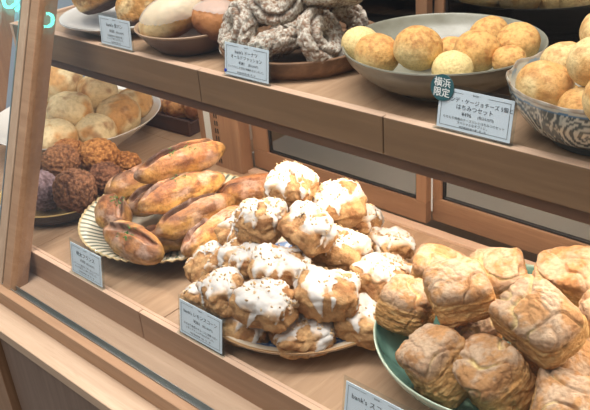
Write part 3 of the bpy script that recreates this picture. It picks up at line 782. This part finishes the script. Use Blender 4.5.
def pb_col(a, k, r, z):
    if z > 0.0592: return lerp(pw, pbr, 0.55 + 0.45 * nz(Vector((a * 9, 0, 0))))
    if k < len(pbp) * 0.57:
        if z < 0.009: return pdk
        if z > 0.0562: return pw
        if z > 0.0538: return pbl
        return pat(a, z)
    return lerp(pw, pbl, ss(0.05, 0.06, z) * ss(-0.1, 0.4, math.sin(14 * a + z * 300)) * 0.8)
tag(lathe('patterned_bowl', pbp, M['attr_glaze'], segs=560, colf=pb_col, rad=pb_rad, loc=(-0.284, 0.728, SZ)), 'porcelain bowl painted with dark scrollwork roundels, at the upper tier\'s right', 'bowl')
BUN = [
 ('golden bun at the front left of the patterned bowl, hanging over its rim', (-0.3190, 0.6760, 0.3410), (.029, .026, .025)),
 ('bun behind the front left one in the patterned bowl', (-0.3320, 0.7430, 0.3450), (.025, .023, .021)),
 ('large pale bun high in the patterned bowl\'s heap, in its middle', (-0.2770, 0.6790, 0.3650), (.028, .026, .024)),
 ('flat pale bun at the front of the patterned bowl, just above its rim', (-0.2770, 0.6650, 0.3400), (.025, .022, .020)),
 ('bun at the front right of the patterned bowl, cut by the photo\'s border', (-0.2410, 0.6380, 0.3530), (.027, .025, .025)),
 ('topmost bun of the patterned bowl, at the upper right border', (-0.2890, 0.7320, 0.3820), (.027, .026, .024)),
 ('small bun deep behind the front left one in the patterned bowl', (-0.3210, 0.7180, 0.3130), (.021, .020, .020)),
 ('small bun at the back of the patterned bowl towards the black pan', (-0.3190, 0.7780, 0.3450), (.023, .022, .021))]
for k, (lb, p, d) in enumerate(BUN):
    tag(simple_bread('golden_bun', tuple(x * .96 for x in d), k + 100, M['ball'], bun_col, 2.1, (0.0024, 0.0004), 5, loc=p, rot=(0.2, 0.15, k * 1.1)), lb, 'bun', 'golden buns in the patterned bowl')

# --- brown bowl of rolls partly covered by translucent whitish shells
bp_ = smooth_prof([(0.0, 0.004), (0.034, 0.004), (0.037, 0.0), (0.044, 0.0), (0.060, 0.013), (0.075, 0.031), (0.0780, 0.0350), (0.0760, 0.0362), (0.070, 0.031), (0.055, 0.016), (0.0, 0.010)], 5)
bo, br_ = lin3((92, 68, 54)), lin3((170, 144, 120))
tag(lathe('brown_bowl', bp_, M['attr_matte'], segs=96, colf=lambda a, k, r, z: br_ if z > 0.0335 else bo, loc=(-0.884, 0.724, SZ)), 'brown stoneware bowl of rolls with whitish overlays at the upper left', 'bowl')
def overlay(o, loc_plane_n, off, parent):
    """translucent whitish shell over the part of a roll on one side of a plane"""
    me = o.data; vs = [v.co.copy() for v in me.vertices]; ns = [v.normal.copy() for v in me.vertices]
    nn = Vector(loc_plane_n).normalized(); fs = [tuple(p.vertices) for p in me.polygons if all(vs[i].dot(nn) > off for i in p.vertices)]
    used = sorted({i for f in fs for i in f}); ix = {i: k for k, i in enumerate(used)}
    mesh_obj('pale_overlay', [vs[i] + ns[i] * 0.0018 for i in used], [tuple(ix[i] for i in f) for f in fs], M['veil'], parent)
WR = [
 ('pale oblong roll with a translucent whitish overlay at the front of the brown bowl', (-0.8740, 0.6900, 0.3300), (.048, .029, .028), (8, -24, 38), pale_roll_col, ((0.3, -0.1, 1), 0.006)),
 ('dark brown roll with a whitish overlay beside the donuts', (-0.8220, 0.7160, 0.3260), (.034, .028, .026), (0, 12, 20), brown_roll_col, ((-0.1, 0.2, 1), 0.010)),
 ('whitish-overlaid roll at the back of the brown bowl, behind the pale oblong one', (-0.9100, 0.7390, 0.3540), (.040, .028, .026), (0, 0, 30), pale_roll_col, ((0, -0.3, 1), 0.0)),
 ('roll at the back right of the brown bowl with a brown end', (-0.8520, 0.7520, 0.3480), (.040, .027, .025), (0, 0, -10), brown_roll_col, ((-0.6, 0.0, 1), 0.012))]
for k, (lb, p, d, r, cf, (nn, off)) in enumerate(WR):
    t = thing('overlaid_roll', lb, 'bread', p, tuple(math.radians(a) for a in r), 'rolls in the brown bowl')
    o = simple_bread('crust', d, k + 120, M['roll'], cf, 2.2, (0.004, 0.0006), 5, parent=t); overlay(o, nn, off, t)

# --- white platter of country loaves at the upper left
pl = smooth_prof([(0.0000, 0.003), (0.0528, 0.003), (0.0563, 0.0), (0.0616, 0.0), (0.0792, 0.010), (0.0986, 0.019), (0.0999, 0.0215), (0.0977, 0.0222), (0.0774, 0.0135), (0.0528, 0.0085), (0.0000, 0.008)], 4)
tag(lathe('white_platter', pl, M['porcelain'], segs=96, loc=(-1.072, 0.748, SZ)), 'white platter under the country loaves at the upper left', 'platter')
LOAF = [
 ('large country loaf tilted up on the white platter, its dark base showing', (-1.075, .732, .346), (.060, .044, .030), (14, -24, 25)),
 ('country loaf on the white platter just behind the price card', (-1.000, .732, .320), (.040, .032, .028), (6, -10, 24)),
 ('country loaf at the back of the white platter, at the photo\'s top edge', (-1.030, .806, .328), (.038, .028, .028), (0, 0, 40))]
for k, (lb, p, d, r) in enumerate(LOAF):
    tag(simple_bread('country_loaf', d, k + 140, M['crust'], campagne_col, 2.6, (0.006, 0.0016), 5, loc=p, rot=tuple(math.radians(a) for a in r)), lb, 'bread', 'country loaves on the white platter')

# ================================================================== PRICE CARDS
def ln(*rows): return rows
price_card('price card reading lemon scone in Japanese, in front of the iced scones', (-.648, .4795, .0117), 0.0, .076, .046, math.radians(9),
    [('・BANK・', 0, .925, .055), ("bank's レモンスコーン", 0, .73, .135), ('¥281', -.08, .54, .13), ('(税込303円)', .17, .53, .08), ('ほろほろ食感のスコーンに甘酸っぱい', 0, .36, .078), ('レモンアイシングをかけました。', 0, .26, .078), ('特定原材料等:小麦・乳・卵', 0, .14, .065)])
price_card('price card in front of the slit loaves on the ribbed plate', (-.886, .4795, .0117), 0.0, .072, .046, math.radians(9),
    [('・BANK・', 0, .925, .055), ('明太フランス', 0, .72, .16), ('¥390', -.1, .53, .13), ('(税込421円)', .15, .52, .08), ('バゲットに明太子バターをたっぷりと', 0, .36, .078), ('ぬって香ばしく焼き上げました。', 0, .26, .078), ('特定原材料等:小麦・乳・卵', 0, .14, .065)])
price_card('price card cut by the photo\'s bottom edge, left of the green bowl', (-.384, .4795, .0117), 0.0, .080, .051, math.radians(10),
    [('・BANK・', 0, .925, .055), ("bank's スコーン", -.05, .73, .16), ('¥260', -.08, .53, .13), ('(税込281円)', .17, .52, .08), ('外はさっくり中はしっとり。', 0, .36, .08), ('特定原材料等:小麦・乳・卵', 0, .16, .065)])
price_card('price card half hidden behind the front post', (-1.128, .4795, .0117), 0.0, .066, .044, math.radians(9),
    [('・BANK・', 0, .925, .055), ('クランブル', 0, .72, .16), ('¥320', -.1, .53, .13), ('(税込346円)', .15, .52, .08), ('さくさくの生地をのせました。', 0, .34, .08), ('特定原材料等:小麦・乳・卵', 0, .16, .065)])
price_card('price card with a round teal badge, in front of the cheese bread balls', (-.384, .6532, .2862), 0.0, .083, .0415, math.radians(9),
    [('・BANK・', 0, .925, .06), ('ボンデ・ケージョチーズ 5個と', .05, .745, .132), ('はちみつセット', 0, .585, .145), ('¥496', -.1, .43, .13), ('(税込535円)', .16, .425, .085), ('もちもち食感のチーズパンとはちみつのセット', 0, .29, .08), ('スペシャルなギフトに。', 0, .2, .08), ('特定原材料等:小麦・乳・卵', 0, .105, .06)], badge=True, pad=0.003)
price_card('price card with a small blue dot, in front of the sugared donuts', (-.703, .6532, .2862), 0.0, .076, .0405, math.radians(8),
    [('・BANK・', 0, .925, .06), ("bank's ドーナツ", 0, .755, .145), ('オールドファッション', 0, .595, .135), ('¥281', -.1, .43, .13), ('(税込303円)', .16, .42, .085), ('さっくりとした生地に粉糖をまぶしました。', 0, .28, .08), ('特定原材料等:小麦・乳・卵', 0, .13, .065)], dot=True, pad=0.003)
price_card('price card at the upper left, in front of the country loaves', (-.968, .6532, .2862), 0.0, .072, .0405, math.radians(5),
    [('・BANK・', 0, .925, .06), ("bank's 食パン", 0, .73, .165), ('¥330', -.1, .52, .14), ('(税込356円)', .16, .51, .09), ('石臼挽きの小麦粉を使い', 0, .35, .085), ('じっくり焼き上げました。', 0, .25, .085), ('特定原材料等:小麦', 0, .13, .065)], pad=0.003)

# ================================================================== BEHIND THE DOORS
kc = thing('kitchen_counter', 'counter behind the sliding doors with a dark shelf above it', 'counter', (-0.4, 1.25, -0.8))
MB().box((-0.62, -0.31, 0.0), (0.75, 0.35, 0.795)).build('counter_body', M['counter'], kc)
MB().box((-0.62, -0.33, 1.05), (0.75, 0.35, 1.07)).build('rear_shelf', M['kitchen'], kc)
MB().box((-0.64, 0.352, 0.0), (0.77, 0.37, 1.6)).build('back_board', M['kitchen'], kc)
ip = smooth_prof([(0.0, 0.0), (0.085, 0.0), (0.105, 0.012), (0.138, 0.050), (0.1405, 0.0525), (0.1375, 0.0535), (0.102, 0.018), (0.08, 0.008), (0.0, 0.006)], 5)
tag(lathe('black_pan', ip, M['iron'], segs=96, loc=(-0.545, 1.085, 0.2706)), 'wide black pan of buns behind the rear door glass at the upper right', 'pan')
tag(lathe('black_pan', ip, M['iron'], segs=96, loc=(-0.835, 1.085, 0.2706)), 'wide black pan behind the rear door glass, left of the door post', 'pan')
KB = [('pale bun at the left in the black pan', (-.602, 1.035, .312)), ('bun behind the left one in the black pan', (-.590, 1.090, .306)), ('bun in the middle of the black pan', (-.541, 1.052, .312)),
      ('bun right of the middle in the black pan', (-.500, 1.080, .308)), ('bun at the right in the black pan', (-.462, 1.055, .314)), ('bun at the back of the black pan', (-.530, 1.125, .306))]
for k, (lb, p) in enumerate(KB):
    tag(simple_bread('golden_bun', (.030, .027, .024), k + 160, M['ball'], bun_col, 2.1, (0.003, 0.0004), 4, loc=p, rot=(0, 0.1, k * 1.3)), lb, 'bun', 'buns in the black pan')

# neon sign on the side wall of the shop, seen mirrored in the front glass
neon = thing('neon_sign', 'cyan neon lettering on the side wall, mirrored in the case glass', 'neon sign', (-2.88, -0.46, 0.64))
def neon_letter(strokes):
    cu = bpy.data.curves.new('neon_letter', 'CURVE'); cu.dimensions = '3D'; cu.bevel_depth = 0.0045; cu.bevel_resolution = 3; cu.use_fill_caps = True
    for st in strokes:
        sp = cu.splines.new('POLY'); sp.points.add(len(st) - 1)
        for p, (y, z) in zip(sp.points, st): p.co = (0, y, z, 1)
    tmp = bpy.data.objects.new('tmp', cu); COL.objects.link(tmp); dg = bpy.context.evaluated_depsgraph_get(); dg.update()
    me = bpy.data.meshes.new_from_object(tmp.evaluated_get(dg)); bpy.data.objects.remove(tmp); me.materials.clear(); me.materials.append(M['neon'])
    return link(bpy.data.objects.new('neon_letter', me), neon)
def arc(cy, cz, ry, rz, a0, a1, n=22):
    return [(cy + ry * math.cos(math.radians(a0 + (a1 - a0) * i / n)), cz + rz * math.sin(math.radians(a0 + (a1 - a0) * i / n))) for i in range(n + 1)]
neon_letter([arc(-0.108, 0.034, 0.022, 0.027, 50, 310)])
neon_letter([[(-0.018, 0.002), (0.004, 0.080), (0.030, 0.002)], [(-0.010, 0.028), (0.020, 0.028)]])
neon_letter([arc(0.070, 0.038, 0.028, 0.042, 0, 360)])

# small shifts that let the stacked breads rest against each other
SETTLE = {'iced_scone': (-0.0049, 0.0019, 0.0038), 'iced_scone.001': (0.0065, 0.0005, 0.0002), 'iced_scone.002': (-0.0057, 0.0031, -0.0007), 'iced_scone.003': (0.0025, 0.002, 0.0057), 'iced_scone.004': (-0.0025, -0.0021, 0.0056), 'iced_scone.005': (-0.0023, 0.0059, 0.0014), 'iced_scone.006': (0.002, 0.0051, -0.0036), 'iced_scone.007': (-0.0063, 0.0016, -0.0007), 'iced_scone.008': (-0.0057, 0.0029, -0.0009), 'iced_scone.009': (0.0034, 0.0052, 0.002), 'iced_scone.010': (0.0057, -0.0006, 0.0032), 'iced_scone.011': (0.0044, 0, 0.0048), 'iced_scone.012': (0.0016, -0.0058, 0.0026), 'iced_scone.013': (0.0006, -0.0049, 0.0043), 'iced_scone.014': (-0.0063, 0.0013, -0.0006), 'iced_scone.015': (-0.0006, -0.0039, -0.0038), 'iced_scone.016': (-0.0034, 0.0049, -0.0027), 'iced_scone.017': (0.0037, 0.0053, -0.0005), 'iced_scone.018': (0.0063, 0.0015, 0.0003), 'iced_scone.019': (-0.0057, 0.0011, 0.003), 'square_scone': (0.0015, 0.0006, 0.0022), 'square_scone.001': (-0.0006, 0.0023, 0.0021), 'square_scone.002': (-0.006, -0.0006, -0.0025), 'square_scone.003': (0.0019, 0.0014, 0.0061), 'square_scone.004': (-0.0036, 0.0022, 0.0049), 'square_scone.005': (-0.0004, 0.0018, -0.0003), 'square_scone.006': (-0.0056, 0.0008, 0.0032), 'square_scone.007': (-0.0008, 0.0027, 0.0059), 'square_scone.008': (-0.0054, 0.0024, -0.0028), 'square_scone.009': (0.0054, -0.0021, 0.0029), 'square_scone.010': (0.0027, 0.0007, 0.0059), 'square_scone.011': (0.0013, -0.0029, 0.0057), 'slit_loaf': (-0.0044, 0.0039, 0.0028), 'slit_loaf.001': (-0.0054, -0.0032, 0.0018), 'slit_loaf.002': (-0.0033, -0.0056, -0.0002), 'slit_loaf.003': (0.003, -0.003, 0.0049), 'slit_loaf.004': (0.0033, 0.0016, 0.0054), 'slit_loaf.005': (0.0017, 0.0013, 0.0061), 'slit_loaf.006': (0, 0.0057, 0.0006), 'slit_loaf.007': (-0.0037, 0.0053, -0.0002), 'slit_loaf.008': (0.0004, 0.0065, -0.0004), 'slit_loaf.009': (-0.0049, 0.0039, -0.0018), 'crumble_bun': (-0.0001, -0.0065, -0.0007), 'crumble_bun.001': (0.0008, -0.0032, 0.0056), 'crumble_bun.002': (-0.0042, 0.0028, 0.0041), 'crumble_bun.003': (-0.0055, -0.0025, 0.0024), 'crumble_bun.004': (0.0026, 0.0025, 0.0054), 'crumble_bun.005': (0.0034, 0.0054, 0.001), 'crumble_bun.006': (0.0045, 0.0001, 0.0047), 'pale_roll': (-0.0033, -0.0008, 0.0055), 'pale_roll.001': (-0.0004, 0.0026, 0.0059), 'pale_roll.002': (-0.0062, -0.0003, 0.0018), 'pale_roll.003': (-0.0063, 0.0011, -0.0014), 'pale_roll.004': (0.0061, -0.0021, 0.0011), 'pale_roll.005': (0.003, 0.0038, 0.0044), 'pale_roll.006': (0.006, -0.0013, 0.002), 'pale_roll.007': (-0.0053, -0.002, 0.0032), 'pale_roll.008': (-0.0045, -0.0024, -0.0039), 'small_pastry': (-0.0065, 0.0001, 0.0003), 'small_pastry.001': (-0.0005, -0.0065, 0.0003), 'small_pastry.002': (0.0059, 0.0017, 0.0022), 'small_pastry.003': (0.0005, -0.0003, 0.0007), 'small_pastry.004': (-0.0014, 0.0023, 0.0059), 'sugared_donut': (0.003, -0.0033, 0.0047), 'sugared_donut.001': (0.0042, -0.0049, 0.0007), 'sugared_donut.002': (0.0022, -0.005, 0.0036), 'sugared_donut.003': (0.0018, 0.0062, 0.001), 'sugared_donut.004': (-0.0042, -0.0026, 0.0043), 'sugared_donut.005': (-0.0014, 0.0063, -0.0008), 'sugared_donut.006': (0.0049, -0.0001, 0.0043), 'sugared_donut.007': (-0.0053, 0.0035, -0.0013), 'cheese_bread': (-0.0012, 0.0047, 0.0043), 'cheese_bread.001': (-0.0001, -0.0065, -0.0006), 'cheese_bread.002': (0.0023, 0.0022, 0.0057), 'cheese_bread.003': (0.0061, -0.0022, 0.0007), 'cheese_bread.006': (-0.0059, 0.0028, 0.0004), 'cheese_bread.009': (0.0022, -0.0004, 0.0061), 'golden_bun': (-0.0048, 0.0044, -0.0005), 'golden_bun.001': (-0.0009, -0.0044, 0.0008), 'golden_bun.002': (-0.0001, 0.0031, 0.0057), 'golden_bun.003': (0.0022, -0.0014, -0.006), 'golden_bun.004': (-0.0009, 0.0028, 0.0058), 'golden_bun.006': (0.0001, -0.0002, -0.0002), 'golden_bun.007': (0.0008, 0.0046, -0.0005), 'overlaid_roll': (-0.0062, -0.0001, 0.0019), 'overlaid_roll.001': (0.0041, -0.001, 0.0049), 'overlaid_roll.002': (-0.0064, -0.0008, 0), 'overlaid_roll.003': (0.0032, 0.0055, 0.0014), 'country_loaf': (-0.0064, 0.0009, 0.001), 'country_loaf.001': (0.0036, -0.0002, 0.0054), 'country_loaf.002': (0.0002, 0.0003, -0.0001), 'golden_bun.008': (-0.0006, -0.0001, -0), 'golden_bun.010': (-0.0043, -0.004, 0.0009), 'golden_bun.011': (-0.0007, 0.0058, -0.0029), 'golden_bun.012': (0.0029, -0.0041, 0.0041), 'golden_bun.013': (-0.0036, 0.0054, -0.0006)}
for nm_, dv_ in SETTLE.items(): bpy.data.objects[nm_].location += Vector(dv_)

# ================================================================== THE ROOM
def room_box(name, a, b, mat):
    return struct(MB().box(a, b).build(name, mat, None, 0))
room_box('floor', (-5, -4, -0.85), (4, 3, -0.80), M['floor'])
room_box('wall_back', (-5, 2.4, -0.80), (4, 2.5, 2.6), M['plaster'])
room_box('wall_left', (-3.0, -4, -0.80), (-2.9, 2.4, 2.6), M['bluewall'])

# ------------------------------------------------------------------ light
w = bpy.data.worlds.new('shop_light'); SC.world = w; w.use_nodes = True
bg = w.node_tree.nodes['Background']; bg.inputs[0].default_value = lin((255, 252, 250)); bg.inputs[1].default_value = 0.18
def area(name, loc, target, sx, sy, power, col=(255, 244, 230)):
    l = bpy.data.lights.new(name, 'AREA'); l.shape = 'RECTANGLE'; l.size = sx; l.size_y = sy; l.energy = power; l.color = lin(col)[:3]
    o = bpy.data.objects.new(name, l); o.location = loc
    o.rotation_euler = (Vector(target) - Vector(loc)).to_track_quat('-Z', 'Y').to_euler(); return link(o)
area('ceiling_lamp', (-0.45, 0.55, 2.3), (-0.5, 0.6, 0), 1.9, 0.7, 72, (255, 250, 244))
area('ceiling_lamp', (-0.7, -0.9, 2.2), (-0.6, 0.7, 0), 1.8, 0.8, 22, (255, 250, 244))
area('shelf_lamp', (-0.45, 0.715, 0.252), (-0.45, 0.66, 0), 1.2, 0.02, 3.2, (255, 238, 218))

area('kitchen_fill', (-0.45, 1.22, 0.235), (-0.45, 1.10, 0), 1.0, 0.1, 2.0)  # added fill light, brightens the counter seen through the door panes

# ------------------------------------------------------------------ camera
cam = bpy.data.cameras.new('camera'); co = bpy.data.objects.new('camera', cam); link(co)
f_ = 809.0; cam.sensor_width = 36.0; cam.sensor_fit = 'HORIZONTAL'; cam.lens = f_ * 36.0 / 590.0
cam.clip_start = 0.02
ax = Vector((975, 355, -f_)).normalized(); up_ = -Vector((125, 1500, f_)); az = (up_ - ax * up_.dot(ax)).normalized(); ay = az.cross(ax)
# rows of the world axes given in camera terms (right, down, forward)
Rw = Matrix((ax, ay, az)); right = Rw @ Vector((1, 0, 0)); down = Rw @ Vector((0, 1, 0)); fwd = Rw @ Vector((0, 0, 1))
m3 = Matrix((right, -down, -fwd)).transposed()
co.matrix_world = Matrix.Translation((0, 0, 0.62)) @ m3.to_4x4()
SC.camera = co
SC.view_settings.view_transform = 'Standard'; SC.view_settings.look = 'None'
SC.view_settings.exposure = 0.25; SC.view_settings.gamma = 1.0; SC.view_settings.use_curve_mapping = False
